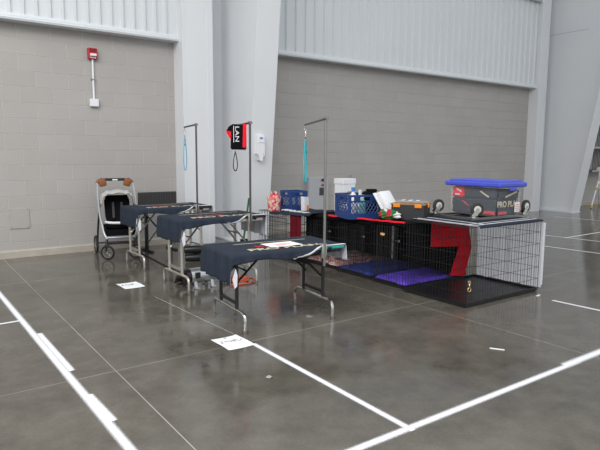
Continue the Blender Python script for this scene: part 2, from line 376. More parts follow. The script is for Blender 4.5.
# small debris
tag(place(MB().box((0, 0, .003), (.10, .014, .004)).build('tape_scrap', paper), (2.257, -5.824, .001), -1.0), 'thin white tape scrap on the floor in front of the near crate', 'scrap')
def crumple(name, loc, r, m, label):
    b = MB(); bmesh.ops.create_icosphere(b.bm, subdivisions=2, radius=r)
    for v in b.bm.verts: v.co *= random.uniform(.7, 1.2); v.co.z = v.co.z*.3+r*.34
    return tag(place(b.build(name, m), loc), label, 'scrap')
crumple('paper_scrap', (.636, -5.318, 0), .022, mat('dull_scrap', srgb(160, 155, 148), .8), 'small pale crumpled scrap on the bare floor below the chalk line')
crumple('tape_scrap', (1.62, -4.42, 0), .03, clear, 'small clear crumpled plastic scrap between the feet of the front table')
tag(place(MB().box((0, 0, .002), (.07, .02, .004)).build('tape_scrap', paper), (3.95, -5.12, .001), .2), 'short white tape mark on the floor by the near crate corner', 'scrap')

# ---------------------------------------------------------------- wall fittings
t = thing('fire_alarm_strobe', 'red fire alarm strobe high on the grey block wall above its white conduit', 'fire alarm', (1.14, 0, 2.67))
MB().box((0, -.03, .075), (.125, .06, .15), None, .008).build('housing', redpl, t)
MB().box((0, -.075, .055), (.085, .04, .035), None, .008).build('strobe_lens', whiteplastic, t)
gr = MB()
for i in range(4): gr.box((0, -.062, .098+i*.012), (.09, .004, .005))
gr.build('sounder_grille', mat('dark_red', srgb(90, 16, 22)), t)
fr = MB()
for k, x in enumerate((-.03, -.01, .01, .03)): fr.box((x, -.062, .02), (.012, .003, .018))
fr.build('lettering', whiteplastic, t)
t = thing('conduit', 'white vertical conduit on the block wall running from the red alarm to its junction box', 'conduit', (1.14, 0, 2.12))
MB().cyl((0, -.022, 0), (0, -.022, .555), .014, 12).build('pipe', whiteplastic, t, A35)
cl = MB(); cl.box((0, -.018, .28), (.05, .036, .02)); cl.build('pipe_clamp', steel, t)
t = thing('junction_box', 'white square junction box at the lower end of the wall conduit', 'junction box', (1.14, 0, 2.03))
MB().box((0, -.027, .052), (.115, .054, .105), None, .006).build('box_body', whiteplastic, t)
MB().box((0, -.056, .052), (.10, .004, .092)).build('cover_plate', whiteplastic, t)
t = thing('access_plate', 'square painted access plate screwed to the block wall at lower left', 'plate', (.12, 0, .385))
MB().box((0, -.006, .135), (.24, .012, .265), None, .002).build('plate', mat('wall_paint', srgb(170, 166, 162), .6, var=.04), t)
sc = []
for x in (-.1, .1):
    for z in (.02, .25): MB().cyl((x, -.012, z), (x, -.016, z), .006, 10).build('screw', steel, t)
t = thing('wall_cabinet', 'flat grey metal cabinet with a red sticker on the block wall behind the crates', 'cabinet', (5.05, 0, .36))
MB().box((0, -.05, .31), (.46, .10, .62), None, .006).build('enclosure', greybox, t)
MB().box((0, -.104, .31), (.44, .008, .60)).build('door', greybox, t)
MB().box((.09, -.112, .36), (.15, .006, .14)).build('dark_square_panel', darkgrey, t)['label'] = 'dark grey square panel'
st = MB()
for k in range(3): st.box((.085+.018*(k-1), -.112, .47+.012*(k % 2)), (.024, .006, .026), RY(.5*k).to_3x3())
st.build('sticker', redpl, t)['label'] = 'small red sticker'
h = MB(); h.cyl((.09, -.10, .57), (.09, -.135, .57), .025, 16); h.box((.07, -.128, .575), (.06, .016, .018), RY(-.6).to_3x3()); h.build('latch_handle', blackp, t)
t = thing('soap_dispenser', 'white hand sanitiser dispenser with blue print on the white column flange', 'dispenser', (3.245, -.948, 1.29), 0)
b = MB(); prof = [(-.085, .40), (.075, .40), (.08, .385), (.088, .2), (.09, .1), (.05, .08), (.03, 0), (-.03, .02), (-.05, .09), (-.09, .12), (-.09, .2), (-.085, .38)]
prof = [(x*.74, z*.96-.012) for x, z in prof]; b.prism(prof, -.085, 0); b.build('housing', whiteplastic, t, A35)
b = MB(); b.prism([(-.055, .27), (.055, .27), (.05, .365), (-.05, .365)], -.093, -.084); b.build('front_window', paper, t)
text_mesh('lettering', 'SSS', .038, bluep, t, T(0, -.095, .33) @ RX(PI/2), bold=.002)
text_mesh('small_mark', 'o', .03, bluep, t, T(.04, -.087, .10) @ RX(PI/2))

# ---------------------------------------------------------------- grooming tables
def table(loc, h, lx, legm, archm, topm, label, a=.49, off=0):
    t = thing('grooming_table', label, 'table', loc, 0, 'folding grooming tables in a row')
    b_ = .285
    tb = MB(); tb.box((0, 0, h-.012), (2*a, 2*b_, .024), None, .006); tb.build('tabletop', topm, t)
    ap = MB()
    for s in (-1, 1): ap.box((0, s*(b_-.02), h-.038), (2*a-.06, .022, .028)); ap.box((s*(a-.03), 0, h-.038), (.022, 2*b_-.06, .028))
    ap.build('apron', legm, t)
    ur = .0165 if legm is not blackm else .0145
    for s in (-1, 1):
        lgx = s*lx+off
        lg = MB(); lg.tube(fillet([(lgx, -.16, h-.026), (lgx, -.16, .165)], .01), ur, 10); lg.tube([(lgx, .16, h-.026), (lgx, .16, .165)], ur, 10)
        lg.box((lgx, 0, .21), (.018, .33, .022)); lg.box((lgx, 0, h-.045), (.02, .34, .02))
        L_ = lg.build('leg', legm, t, A35)
        ar = MB(); ar.tube(fillet([(lgx, -.315, .015), (lgx, -.315, .155), (lgx, .315, .155), (lgx, .315, .015)], .10, 8), .0135, 10); ar.build('foot_arch', archm, L_, A35)
        for y in (-.315, .315): MB().cyl((lgx, y, 0), (lgx, y, .03), .0155, 12).build('foot_cap', steel, L_)
        br = MB()
        for y in (-.12, .12): br.wire((lgx, y, h*.56), (lgx-s*.25, y, h-.04), .010)
        br.wire((lgx-s*.11, -.12, h*.56+(h*.44-.04)*.44), (lgx-s*.11, .12, h*.56+(h*.44-.04)*.44), .008)
        for y in (-.12, .12): br.wire((lgx, y, h*.56), (lgx, y*1.4, h*.56), .010)
        br.build('brace', legm, L_)
    return t
def tablecloth(loc, h, post_u, left_hang, right_hang, seed, label, a=.493):
    b_, r, gap = .288, .018, .004
    rnd = random.Random(seed); ph = [rnd.uniform(0, 6) for _ in range(6)]
    def near(u):
        if u < .02: return .08+.015*math.sin(u*9+ph[0])
        k = min(1, (u-.02)/(post_u-.05)); base = .08*(1-k*k*k)-.012*k
        return base
    def P(uu, vv):
        du = max(0, abs(uu)-a); dv = max(0, abs(vv)-b_); d = math.hypot(du, dv)
        x = max(-a, min(a, uu)); y = max(-b_, min(b_, vv)); z = h+gap
        if d > 0:
            nx, ny = math.copysign(du, uu)/d, math.copysign(dv, vv)/d
            if d < r*PI/2: o = r*math.sin(d/r); dz = r*(1-math.cos(d/r))
            else: o = r; dz = r+d-r*PI/2
            s = y if du > dv else x
            k = min(1, dz/.12)
            o += k*(.012*math.sin(s*26+ph[1])+.010*math.sin(s*58+ph[2]))+k*.014
            x += nx*o; y += ny*o; z -= dz
        else: z += .0012*math.sin(x*17+ph[3])*math.sin(y*21+ph[4])
        return (x, y, z)
    L0, L1 = -(a+left_hang), a+right_hang
    def fn(s, t_):
        uu = L0+(L1-L0)*s; v0 = -(b_+near(max(-a-.02, min(a+.02, uu)))); v1 = b_+.07
        return P(uu, v0+(v1-v0)*t_)
    t = thing('tablecloth', label, 'tablecloth', loc, 0, 'printed navy cloths on the tables')
    m = MB(); m.grid(fn, 90, 60)
    bmesh.ops.reverse_faces(m.bm, faces=m.bm.faces) if m.bm.faces[:][0].normal.z < 0 else None
    o = m.build('cloth', [navyf, greyf], t, True, solid=-.0025)
    # white turned-up hem along the lifted near edge
    hm = MB(); n = 24; top = []
    def hemfn(s, q):
        uu = .0+(a+.01)*s; nr = near(min(a+.02, uu))
        w_ = .002+.03*math.sin(min(1, s*1.25)*PI*.5)*(1 if s < .97 else .5)
        p = P(uu, -(b_+nr)); p2 = P(uu, -(b_+nr)+w_)
        k = q
        return (p[0], p[1]*(1-k)+p2[1]*k-.004-.010*math.sin(q*PI), p[2]*(1-k)+p2[2]*k+.002+.008*math.sin(q*PI))
    hm.grid(hemfn, 30, 5); hm.build('turned_hem', whitef, t, True, solid=.002)
    # white folded corner flap at the near left corner
    fp = MB(); cx, cy = -a-.028, -b_-.035
    fp.prism([(cx+.040, h-.10), (cx+.054, h-.15), (cx+.05, h-.235), (cx+.030, h-.252), (cx+.014, h-.18)], cy+.006, cy+.012); fp.build('folded_corner', whitef, t)
    # print on the top: emblem, words and border stripe
    z = h+gap+.0045
    text_mesh('lettering', 'PRO PLAN', .125, cream, t, T(.0, -.18, z) @ Matrix.Diagonal((1.15, .9, 1, 1)), bold=.002)
    e = MB()
    for i in range(3):
        for j in range(3):
            if (i+j) % 2 == 0: e.box((-.20+i*.022, -.075+j*.022, z), (.022, .022, .001))
    e.build('checked_emblem', redp, t)['label'] = 'red checked emblem'
    text_mesh('red_lettering', 'PURINA', .06, redp, t, T(-.02, -.06, z), bold=.002)
    MB().box((.02, .13, z), (.7, .012, .001)).build('stripe', cream, t)
    return t
RT = -.09
t1 = (1.60, -1.415, 0); t2 = (1.565, -2.755, 0); t3 = (1.40, -4.225, 0)
T3 = table(t3, .622, .405, blackm, chrome, teal, 'nearest folding grooming table, on black uprights, its post carrying a teal loop', .515, -.025)
T3.rotation_euler.z = RT
T2 = table(t2, .73, .395, greytube, greytube, blackp, 'middle grooming table with grey metal legs, its post carrying the red and black bag', .485, -.04)
T1 = table(t1, .725, .41, greytube, greytube, blackp, 'farthest grooming table with grey metal legs, its post carrying a light blue loop', .48, -.02)
tablecloth(t3, .622, .32, .235, .15, 1, 'navy printed cloth draped over the nearest table, a paper lying on it', .518).rotation_euler.z = RT
tablecloth(t2, .73, .285, .235, .24, 2, 'navy printed cloth draped over the middle table', .488)
tablecloth(t1, .725, .275, .235, .15, 3, 'navy printed cloth draped over the farthest table by the stroller', .483)
t = thing('flyer', 'white flyer with red print lying on the cloth of the nearest table', 'paper', (t3[0]+.03, t3[1]-.05, .632), -.03)
MB().box((0, 0, .001), (.30, .2, .001)).build('sheet', paper, t)
f_ = MB()
for i, (x, y, w_) in enumerate(((-.02, .03, .16), (.02, .0, .18), (0, -.03, .12), (-.04, -.055, .1))): f_.box((x, y, .0018), (w_, .012, .0006))
f_.build('red_print', mat('pink_print', srgb(226, 120, 130), .7), t)

def arm(tb, tloc, loc, h, top, alen, drop, postm):
    x, y = loc; ox, oy = x-tloc[0], y-tloc[1]
    mv = T(ox, oy, h)
    p = MB(); p.tube([(0, -.02, -.155), (0, -.02, top-h)], .0115, 12); p.xf(mv); t = p.build('arm_post', postm, tb, A35)
    c = MB(); c.box((0, -.012, -.03), (.045, .022, .12), None, .003); c.box((0, .03, -.05), (.03, .09, .014)); c.box((0, .02, .018), (.03, .075, .01), None, .002)
    c.cyl((0, .05, -.05), (0, .05, -.032), .008, 10); c.xf(mv); c.build('clamp', greytube, t, A35)
    k = MB(); k.cyl((.024, -.02, -.02), (.055, -.02, -.02), .006, 10); k.cyl((.05, -.02, -.02), (.068, -.02, -.02), .02, 14); k.xf(mv); k.build('clamp_knob', blackp, t, A35)
    a_ = MB(); a_.tube([(0, -.02, top-h-.012), (0, alen, top-h-.012-drop)], .0105, 10); a_.xf(mv); a_.build('arm', postm, t, A35)
    MB().cyl((0, -.045, top-h-.012), (0, .006, top-h-.012), .017, 14).xf(mv).build('joint_knob', steel, t, A35)
    MB().torus((0, alen-.004, top-h-.03-drop), .012, .003, (1, 0, 0), 14, 6).xf(mv).build('hook_ring', chrome, t, True)
dsteel = mat('dark_steel', srgb(104, 100, 98), .4, .85)
arm(T3, t3, (t3[0]+.298, t3[1]-.285), .622, 1.685, .30, .035, steel)
arm(T2, t2, (1.85, t2[1]-.285), .73, 1.72, .28, .02, dsteel)
arm(T1, t1, (1.875, t1[1]-.285), .725, 1.755, .32, .02, dsteel)
def loop_lead(loc, length, wd, m, label, hw=True):
    t = thing('lead_loop', label, 'lead', loc, 0, 'lead loops hanging from grooming arms')
    l = MB(); z0 = -.10 if hw else -.02
    l.tube([(0, 0, -.0), (0, 0, z0)], .004, 6) if not hw else None
    pts = []
    for i in range(33):
        s = i/32; a = 2*PI*s
        zz = (1-math.cos(a))/2; ww = math.sin(a)*(.35+.65*zz)*wd
        pts.append((ww*.5, -ww*.87*0+ww*.3, z0-zz*(length+z0)))
    l.tube(pts[:-1], .0055, 6, True); l.build('cord', m, t, True)
    if hw:
        s = MB(); s.torus((0, 0, -.02), .012, .003, (0, 1, 0), 14, 6); s.tube([(0, 0, -.03), (.004, 0, -.055), (-.002, 0, -.075), (0, 0, -.10)], .006, 8); s.build('snap_clip', chrome, t, True)
        c = MB(); c.cyl((0, 0, z0-.08), (0, 0, z0-.105), .011, 10); c.build('slider', m, t)
    return t
loop_lead((1.698, -4.241, 1.613), .47, .075, tealcord, 'teal cord loop hanging from the arm over the nearest table')
loop_lead((1.875, t1[1]-.285+.316, 1.693), .52, .075, bluecord, 'light blue cord loop hanging from the arm over the farthest table')
# bag hung on the middle arm
ang = math.atan2(-.87, .62)
t = thing('hanging_bag', 'red and black bag with white letters hanging on the middle grooming post', 'bag', (1.765, -2.965, 1.42), math.radians(-32)+0)
b = MB(); b.box((.005, 0, .14), (.165, .075, .265), RY(.03).to_3x3(), .02); b.build('body', blackf, t, A35)
b = MB(); b.prism([(-.07, .10), (-.10, .15), (-.125, .19), (-.12, .22), (-.07, .24)], -.028, .028); b.build('end_panel', redf, t)
b = MB(); b.prism([(-.07, .2), (-.118, .205), (-.10, .245), (-.07, .265)], -.033, .033); b.build('end_flap', blackf, t)
b = MB(); b.box((.067, 0, .15), (.045, .082, .25), RY(.03).to_3x3(), .012); b.build('side_stripe', redf, t)['label'] = 'red side stripe'
b = MB(); b.box((.092, -.03, .15), (.010, .02, .22)); b.build('zip', greyf, t)
b = MB(); b.box((-.046, -.0395, .17), (.006, .004, .17)); b.build('white_line', whitef, t)
text_mesh('lettering', 'LAN', .078, whitef, t, T(-.012, -.0395, .17) @ RX(PI/2) @ RZ(-PI/2) @ Matrix.Diagonal((1.1, .75, 1, 1)))
b = MB(); b.box((.01, 0, .004), (.15, .055, .012), None, .005); b.build('base_trim', greyf, t)
b = MB(); b.tube([(.06, 0, .27), (.085, .02, .285), (.108, .035, .29), (.09, .02, .28)], .008, 6); b.build('hang_strap', blackf, t)
loop_lead((1.73, -2.96, 1.42), .21, .10, blackcord, 'thin black cord loop hanging below the red and black bag', False)

# ---------------------------------------------------------------- things under the tables
t = thing('dog_dryer', 'silver canister dryer standing on the floor under the middle table', 'dryer', (1.36, -2.86, 0), .05)
b = MB(); b.lathe([(.03, -.165), (.065, -.16), (.078, -.13), (.08, -.1), (.08, .12), (.07, .16), (.04, .175)], n=24); b.xf(T(0, 0,   .125) @ RY(PI/2)); b.build('canister', silver, t, A35)
b = MB(); b.lathe([(.05, -.19), (.074, -.185), (.076, -.13), (.07, -.125)], n=24); b.xf(T(0, 0,   .125) @ RY(PI/2)); b.build('end_cap', blackp, t, A35)
b = MB(); b.box((-.075, -.074, .14), (.055, .03, .06), None, .004); b.build('switch_plate', blackp, t)
for x in (-.09, .10):
    b = MB(); b.box((x, -.06, .042), (.035, .02, .085), RX(-.3).to_3x3(), .004); b.box((x, -.085, .006), (.05, .05, .012), None, .003); b.build('stand_leg', silver, t)
    b = MB(); b.box((x, .06, .042), (.035, .02, .085), RX(.3).to_3x3(), .004); b.box((x, .085, .006), (.05, .05, .012), None, .003); b.build('stand_leg', silver, t)
hp = [(-.17, .02, .125), (-.22, .06, .12), (-.20, .16, .08), (-.08, .22, .03), (.05, .22, .026), (.08, .30, .026), (-.06, .33, .026), (-.16, .27, .03), (-.10, .2, .07), (.02, .26, .075)]
b = MB(); b.tube(fillet(hp, .06), .021, 10); b.build('hose', rubber, t, True)
b = MB(); b.tube(fillet([(.17, .03, .12), (.25, 0, .06), (.27, -.06, .02), (.2, -.1, .008), (.3, -.12, .008), (.36, -.02, .05), (.3, .04, .14)], .05), .006, 6); b.build('power_cord', blackcord, t, True)
for k, (x, y, z, lab) in enumerate(((1.90, -1.60, .055, 'black rolled bag on the floor under the farthest table, lower of the two'), (1.90, -1.575, .158, 'black rolled bag lying on another one under the farthest table, upper of the two'))):
    b = MB(); b.lathe([(.02, -.14), (.045, -.135), (.052, -.1), (.054, 0), (.052, .1), (.045, .135), (.02, .14)], n=16); b.xf(RY(PI/2))
    o = b.build('rolled_bag', mat('black_vinyl', srgb(26, 26, 28), .35, var=.2), None, A35); place(o, (x, y, z), -.35); tag(o, lab, 'bag', 'black rolled bags under the table')
def coil(name, c, R, r, turns, m, label, tail):
    pts = []
    for i in range(turns*24+1):
        a = 2*PI*i/24; rr = R*(1+.10*math.sin(i*.37)); pts.append((rr*math.cos(a)*1.25, rr*math.sin(a), r+.012+.010*math.sin(i*.61)+.010*(i/(turns*24))))
    pts += tail; b = MB(); b.tube(pts, r, 6); o = b.build(name, m, None, True); place(o, c); return tag(o, label, 'cord')
coil('extension_cord', (1.80, -2.87, 0), .095, .008, 3, orangecord, 'orange extension cord coiled on the floor behind the nearest table', [(.15, -.12, .02), (.02, -.2, .012), (-.18, -.17, .011)])
b = MB(); b.tube([(1.53, -.6, .008), (1.5, -1.1, .008), (1.46, -1.7, .008), (1.45, -2.2, .008), (1.32, -2.45, .008), (1.2, -2.55, .008)], .007, 6)
tag(b.build('power_cable', blackcord, None, True), 'black cable lying on the floor between the middle and farthest tables', 'cable')
t = thing('pick_up_scoop', 'green handled scoop leaning behind the right end of the middle table', 'scoop', (2.86, -1.2, 0))
MB().tube([(-.02, .0, .16), (.085, .02, .755)], .014, 10).build('handle', greenp, t, A35)
b = MB(); b.prism([(-.07, 0), (.04, 0), (.03, .17), (-.06, .17)], -.03, .03); b.build('pan', blackp, t)

# ---------------------------------------------------------------- stroller
st = thing('dog_stroller', 'silver and black stroller with tan handle grips standing by the block wall', 'stroller', (1.24, -.58, 0), math.radians(-12))
for s in (-1, 1):
    b = MB(); b.tube(fillet([(s*.235, .26, .98), (s*.245, .12, .8), (s*.235, -.12, .52), (s*.205, -.25, .33), (s*.17, -.27, .27)], .12, 8), .016, 10); b.build('side_frame', silver, st, A35)
    b = MB(); b.tube(fillet([(s*.225, .08, .70), (s*.25, .26, .3), (s*.255, .30, .14)], .06), .013, 8); b.build('rear_leg', blackm, st, A35)
    b = MB(); b.tube([(s*.235, .26, .97), (s*.225, .265, 1.0), (s*.19, .27, 1.025)], .021, 10); b.build('handle_grip', brown, st, A35)
    gp = MB(); gp.box((s*.165, .268, .985), (.10, .05, .11), RY(s*.25).to_3x3(), .018); gp.build('grip_cover', brown, st, A35)
    fk = MB(); fk.tube([(s*.17, -.27, .27), (s*.19, -.285, .2), (s*.197, -.30, .1)], .016, 8); fk.box((s*.175, -.3, .18), (.05, .04, .06), None, .01); fk.build('front_fork', blackm, st, A35)
    for (y, x, R, nm) in ((-.31, .175, .098, 'front_wheel'), (.30, .275, .125, 'rear_wheel')):
        rot = T(s*x, y, R) @ RZ(1.0 if nm == 'front_wheel' else 0.1)
        wh = MB(); wh.torus((0, 0, 0), R-.014, .0145, (1, 0, 0), 28, 8); wo = wh.xf(rot).build(nm, rubber, st, True)
        rm = MB(); rm.torus((0, 0, 0), R-.033, .008, (1, 0, 0), 24, 6); rm.cyl((-.014, 0, 0), (.014, 0, 0), .018, 12)
        for k in range(5):
            a = 2*PI*k/5+.3; rm.wire((0, 0, 0), (0, (R-.035)*math.cos(a), (R-.035)*math.sin(a)), .007)
        rm.xf(rot).build('rim', steel, wo, A35)
b = MB(); b.tube([(-.19, .27, 1.025), (.19, .27, 1.025)], .019, 12); b.build('handle_bar', blackm, st, A35)
b = MB(); b.box((0, .25, 1.022), (.07, .01, .018)); b.build('white_badge', whiteplastic, st)
b = MB(); b.tube([(-.18, -.27, .285), (.18, -.27, .285)], .015, 10); b.build('front_crossbar', silver, st, A35)
b = MB(); b.box((0, -.27, .215), (.36, .035, .035), None, .008); b.tube([(-.255, .3, .14), (.255, .3, .14)], .011, 8); b.build('axle', blackm, st)
def shell(s_, q):
    a = PI*(.02+.96*s_)
    ca, sa = math.cos(a), math.sin(a); y = .16-.24*q; z = .64+.23*abs(sa)**.5*(1.0-.10*q*q); x = -.215*math.copysign(abs(ca)**.6, ca)
    return (x*(1-.05*q), y-.05*math.sin(a), z+.008*math.sin(s_*40)+.01*math.sin(q*14))
b = MB(); b.grid(shell, 40, 8); b.build('canopy', [sheep, sheep], st, True, solid=.012)
ba = MB(); ba.prism([(-.14, .44), (-.16, .55), (-.165, .76), (-.14, .83), (.14, .83), (.165, .76), (.16, .55), (.14, .44)], -.02, .02); ba.xf(T(0, .02, 0) @ T(0, 0, .44) @ RX(-.28) @ T(0, 0, -.44)); ba.build('backrest', blackf, st)
se = MB(); se.lathe([(.02, .37), (.12, .375), (.165, .41), (.17, .45), (.15, .46)], n=24); se.xf(T(0, -.06, 0) @ Matrix.Diagonal((1, .95, 1, 1))); se.build('seat', blackf, st, A35)
bp_ = MB(); bp_.tube([(-.17*math.cos(PI*i/16), -.08-.17*math.sin(PI*i/16), .475) for i in range(17)], .017, 8); bp_.build('bumper_bar', whitef, st, True)
for s in (-1, 1):
    h_ = MB(); h_.box((s*.055, .03, .62), (.032, .012, .22), RX(-.28).to_3x3(), .003); h_.build('harness_strap', mat('charcoal_strap', srgb(60, 60, 66), .8), st)
bk = MB(); bk.box((0, -.02, .31), (.36, .44, .012)); bk.box((0, -.24, .35), (.36, .012, .08)); bk.box((0, .2, .36), (.36, .012, .11)); bk.box((-.18, -.02, .355), (.012, .44, .10)); bk.box((.18, -.02, .355), (.012, .44, .10)); bk.build('basket', blackf, st)
# ribbed stand behind the far table
t = thing('folding_stand', 'black stand with an upright ribbed panel, folded behind the farthest table', 'stand', (1.835, -.5, 0))
b = MB(); b.box((0, 0, .745), (.57, .035, .2), None, .012)
b.build('panel', mat('charcoal_panel', srgb(44, 44, 46), .6), t)
b = MB()
for i in range(22): b.box((-.263+i*.025, -.021, .745), (.014, .012, .178), None, .002)
b.build('ribs', mat('charcoal_rubber', srgb(62, 61, 62), .7), t)
for x in (-.16, .2):
    MB().box((x, .04, .35), (.045, .04, .70), None, .005).build('upright', blackm, t)
for s in (-1, 1):
    b = MB(); b.wire((-.16*s, .0, .12), (.2*s, .0, .56), .012); b.build('cross_brace', blackm, t)
for x in (-.16, .2): MB().box((x, 0, .012), (.05, .34, .024), None, .006).build('foot_bar', blackm, t)

# ---------------------------------------------------------------- wire crates
def crate(X0, X1, Y0, Y1, h, label, sp=.04, door=True, doors_on='x'):
    W, D = X1-X0, Y1-Y0
    t = thing('wire_crate', label, 'crate', (X0, Y0, 0), 0, 'black wire dog crates in a row')
    r = .0017 if not door else .0023; R = .003
    def panel(name, P, L_, H, z0):
        b = MB(); n = round(L_/sp)
        for i in range(n+1):
            a = L_*i/n; b.wire(P(a, z0), P(a, H), R if i in (0, n) else r)
        m = max(2, round((H-z0)/.13))
        for j in range(m+1):
            z = z0+(H-z0)*j/m; b.wire(P(0, z), P(L_, z), R if j in (0, m) else r*1.15)
        return b.build(name, wirem, t)
    panel('front_panel', lambda a, z: (0, a, z), D, h, .012)
    panel('back_panel', lambda a, z: (W, a, z), D, h, .012)
    panel('side_panel', lambda a, z: (a, 0, z), W, h, .012)
    panel('side_panel', lambda a, z: (a, D, z), W, h, .012)
    b = MB(); n = round(W/sp)
    for i in range(n+1): b.wire((W*i/n, 0, h), (W*i/n, D, h), r)
    for j in range(5): b.wire((0, D*j/4, h), (W, D*j/4, h), r*1.2)
    b.build('top_panel', wirem, t)
    if door:
        dl, dh = D*.22, D*.80; b = MB()
        for (p, q) in (((-.008, dl, .05), (-.008, dl, h-.06)), ((-.008, dh, .05), (-.008, dh, h-.06)), ((-.008, dl, .05), (-.008, dh, .05)), ((-.008, dl, h-.06), (-.008, dh, h-.06))): b.wire(p, q, .0042)
        for k in range(1, 12): y = dl+(dh-dl)*k/12; b.wire((-.008, y, .05), (-.008, y, h-.06), r)
        d = b.build('door', wirem, t)
        l = MB(); l.torus((-.012, dl-.02, h*.72), .012, .002, (1, 0, 0), 14, 6); l.tube([(-.012, dl+.03, h*.72), (-.012, dl-.035, h*.72)], .0025, 6); l.build('latch', steel, d, True)
    b = MB(); b.box((W/2, D/2, .012), (W-.012, D-.012, .006))
    for (c, s) in (((W/2, .008, .024), (W-.01, .007, .03)), ((W/2, D-.008, .024), (W-.01, .007, .03)), ((.008, D/2, .024), (.007, D-.01, .03)), ((W-.008, D/2, .024), (.007, D-.01, .03))): b.box(c, s)
    b.build('floor_tray', traym, t)
    b = MB()
    for x in (.02, W-.02):
        for y in (.02, D-.02): b.cyl((x, y, 0), (x, y, .014), .012, 8)
    b.build('foot_pad', rubber, t)
    return t
CR = dict(near=(2.965, 4.125, -5.0, -4.215, .735), purple=(3.03, 4.0, -4.19, -3.67, .69), navy=(3.055, 4.02, -3.65, -3.03, .655), pink=(3.09, 4.0, -3.01, -2.34, .635), far=(2.98, 3.62, -2.31, -1.40, .60))
crate(*CR['near'], 'nearest wire crate, empty over a black tray, clear bin on its roof', door=False)
crate(*CR['purple'], 'wire crate with a purple mat, next behind the nearest crate')
crate(*CR['navy'], 'wire crate with a navy mat, between the purple and pink ones')
crate(*CR['pink'], 'wire crate with a pink flowered mat, behind the front table')
crate(*CR['far'], 'farthest wire crate, see-through, by the white column', sp=.046)
def mat_pad(k, m, rim, label, cat='mat', th=.045):
    X0, X1, Y0, Y1, h = CR[k]; W, D = X1-X0-.05, Y1-Y0-.05
    t = thing('crate_mat', label, cat, ((X0+X1)/2, (Y0+Y1)/2, .0155), 0, 'mats in the crates')
    def fn(a, b):
        e = min(1, min(a, 1-a, b, 1-b)*14); return ((a-.5)*W, (b-.5)*D, .004+th*math.sqrt(max(0, e*(2-e)))*(1+.10*math.sin(a*29)*math.sin(b*17)+.05*math.sin(a*53+b*31)))
    b = MB(); b.grid(fn, 48, 32); b.build('pad', m, t, True, solid=.004)
    b = MB(); z = .012; b.tube(fillet([(-W/2, -D/2+.05, z), (-W/2, -D/2, z), (W/2, -D/2, z), (W/2, D/2, z), (-W/2, D/2, z), (-W/2, -D/2+.05, z)], .03), .009, 6); b.build('edge_piping', rim, t, True)
    return t
mat_pad('purple', purplem, mat('violet_piping', srgb(104, 74, 200), .5), 'crumpled purple mat on the floor of the second crate from the right')
mat_pad('navy', navymat, mat('blue_piping', srgb(40, 62, 150), .5), 'navy blue mat on the floor of the middle crate')
mat_pad('pink', pinkmat, mat('rose_piping', srgb(196, 150, 150), .6), 'pink flowered mat on the floor of the crate behind the front table')
# black covers over the three middle crates
def cover(k, label, back=True):
    X0, X1, Y0, Y1, h = CR[k]; W, D = X1-X0, Y1-Y0; b = MB(); e = .007
    def top(a, c): return (X0-.012+(W+.024)*a-X0, (D)*c, h+.0055+.0015*math.sin(a*20+c*9))
    b.grid(top, 20, 14)
    b.grid(lambda a, c: (W+.010+.006*math.sin(c*23)*(1-a), D*c, .03+(h-.025)*a), 10, 24)
    if k == 'pink': b.grid(lambda a, c: (.02+(W-.03)*a, D-.012, .06+(h-.08)*c), 12, 4)
    if k == 'purple': b.grid(lambda a, c: (.02+.80*a, .012, .30-.25*a+(h-.32+.25*a)*c), 12, 4)
    b.grid(lambda a, c: (-.012-.004*math.sin(c*30), D*c, h+.005-.05*a), 2, 20)
    t = b.build('crate_cover', blackf, None, True, solid=.003); place(t, (X0, Y0, 0)); return tag(t, label, 'crate cover', 'black covers on the crates')
cover('purple', 'black fabric cover over the crate with the purple mat'); cover('navy', 'black fabric cover over the crate with the navy mat'); cover('pink', 'black fabric cover over the crate with the pink mat')
t = tag(MB().box((0, 0, 0), (.004, .06, .026)).build('paper_tag', mat('orange_tag', srgb(232, 176, 110), .7)), 'small pale orange tag on the front of the purple mat crate', 'tag')
place(t, (3.012, -3.86, .545))
# red cloth over the crate tops, hanging at the near end of the purple crate
t = thing('red_cloth', 'bright red cloth along the crate tops, hanging down behind the nearest crate', 'cloth', (3.03, -4.2, 0))
b = MB()
b.grid(lambda a, c: (-.022+.020*c, .02+1.25*a, .703-.037*a+(.0 if c > .4 else -.014*(1-c/.4))+.0015*math.sin(a*40)), 40, 14)
o = b.build('top_strip', redf, t, True, solid=.003)
b = MB(); hang = [(.36, .70), (.955, .70), (1.05, .346), (.935, .03), (.69, .07), (.825, .38), (.36, .42)]
b.prism(hang, -.006, -.001)
bmesh.ops.triangulate(b.bm, faces=[f_ for f_ in b.bm.faces if len(f_.verts) > 4])
b.build('hanging_end', redf, t)
# dark red cloth and printed cover on the far crates
t = tag(MB().grid(lambda a, c: (2.985+.012*math.sin(a*16)+.01*c-.02, -2.43+.24*a, .10+.52*c), 24, 8).build('dark_red_cloth', dredf, None, True, solid=.004), 'dark red cloth hanging down the front of the crate row beside the see-through crate', 'cloth')
t = thing('printed_cover', 'dark cover with white lettering sagging over the top of the farthest crate', 'crate cover', (2.98, -2.62, 0))
def pc(a, c):
    x = -.03+.70*c; y = .0+.92*a
    z = .655-.045*min(1, a*1.3)+.004*math.sin(a*20)-(.03*(1-c/.08) if c < .08 else 0); return (x, y, z)
MB().grid(pc, 40, 20).build('cloth', navyf, t, True, solid=.003)
text_mesh('lettering', 'PRO PLAN', .13, whitef, t, T(.10, .44, .640) @ RY(.0) @ RZ(-PI/2) @ RX(0), ext=.006, bold=.004)
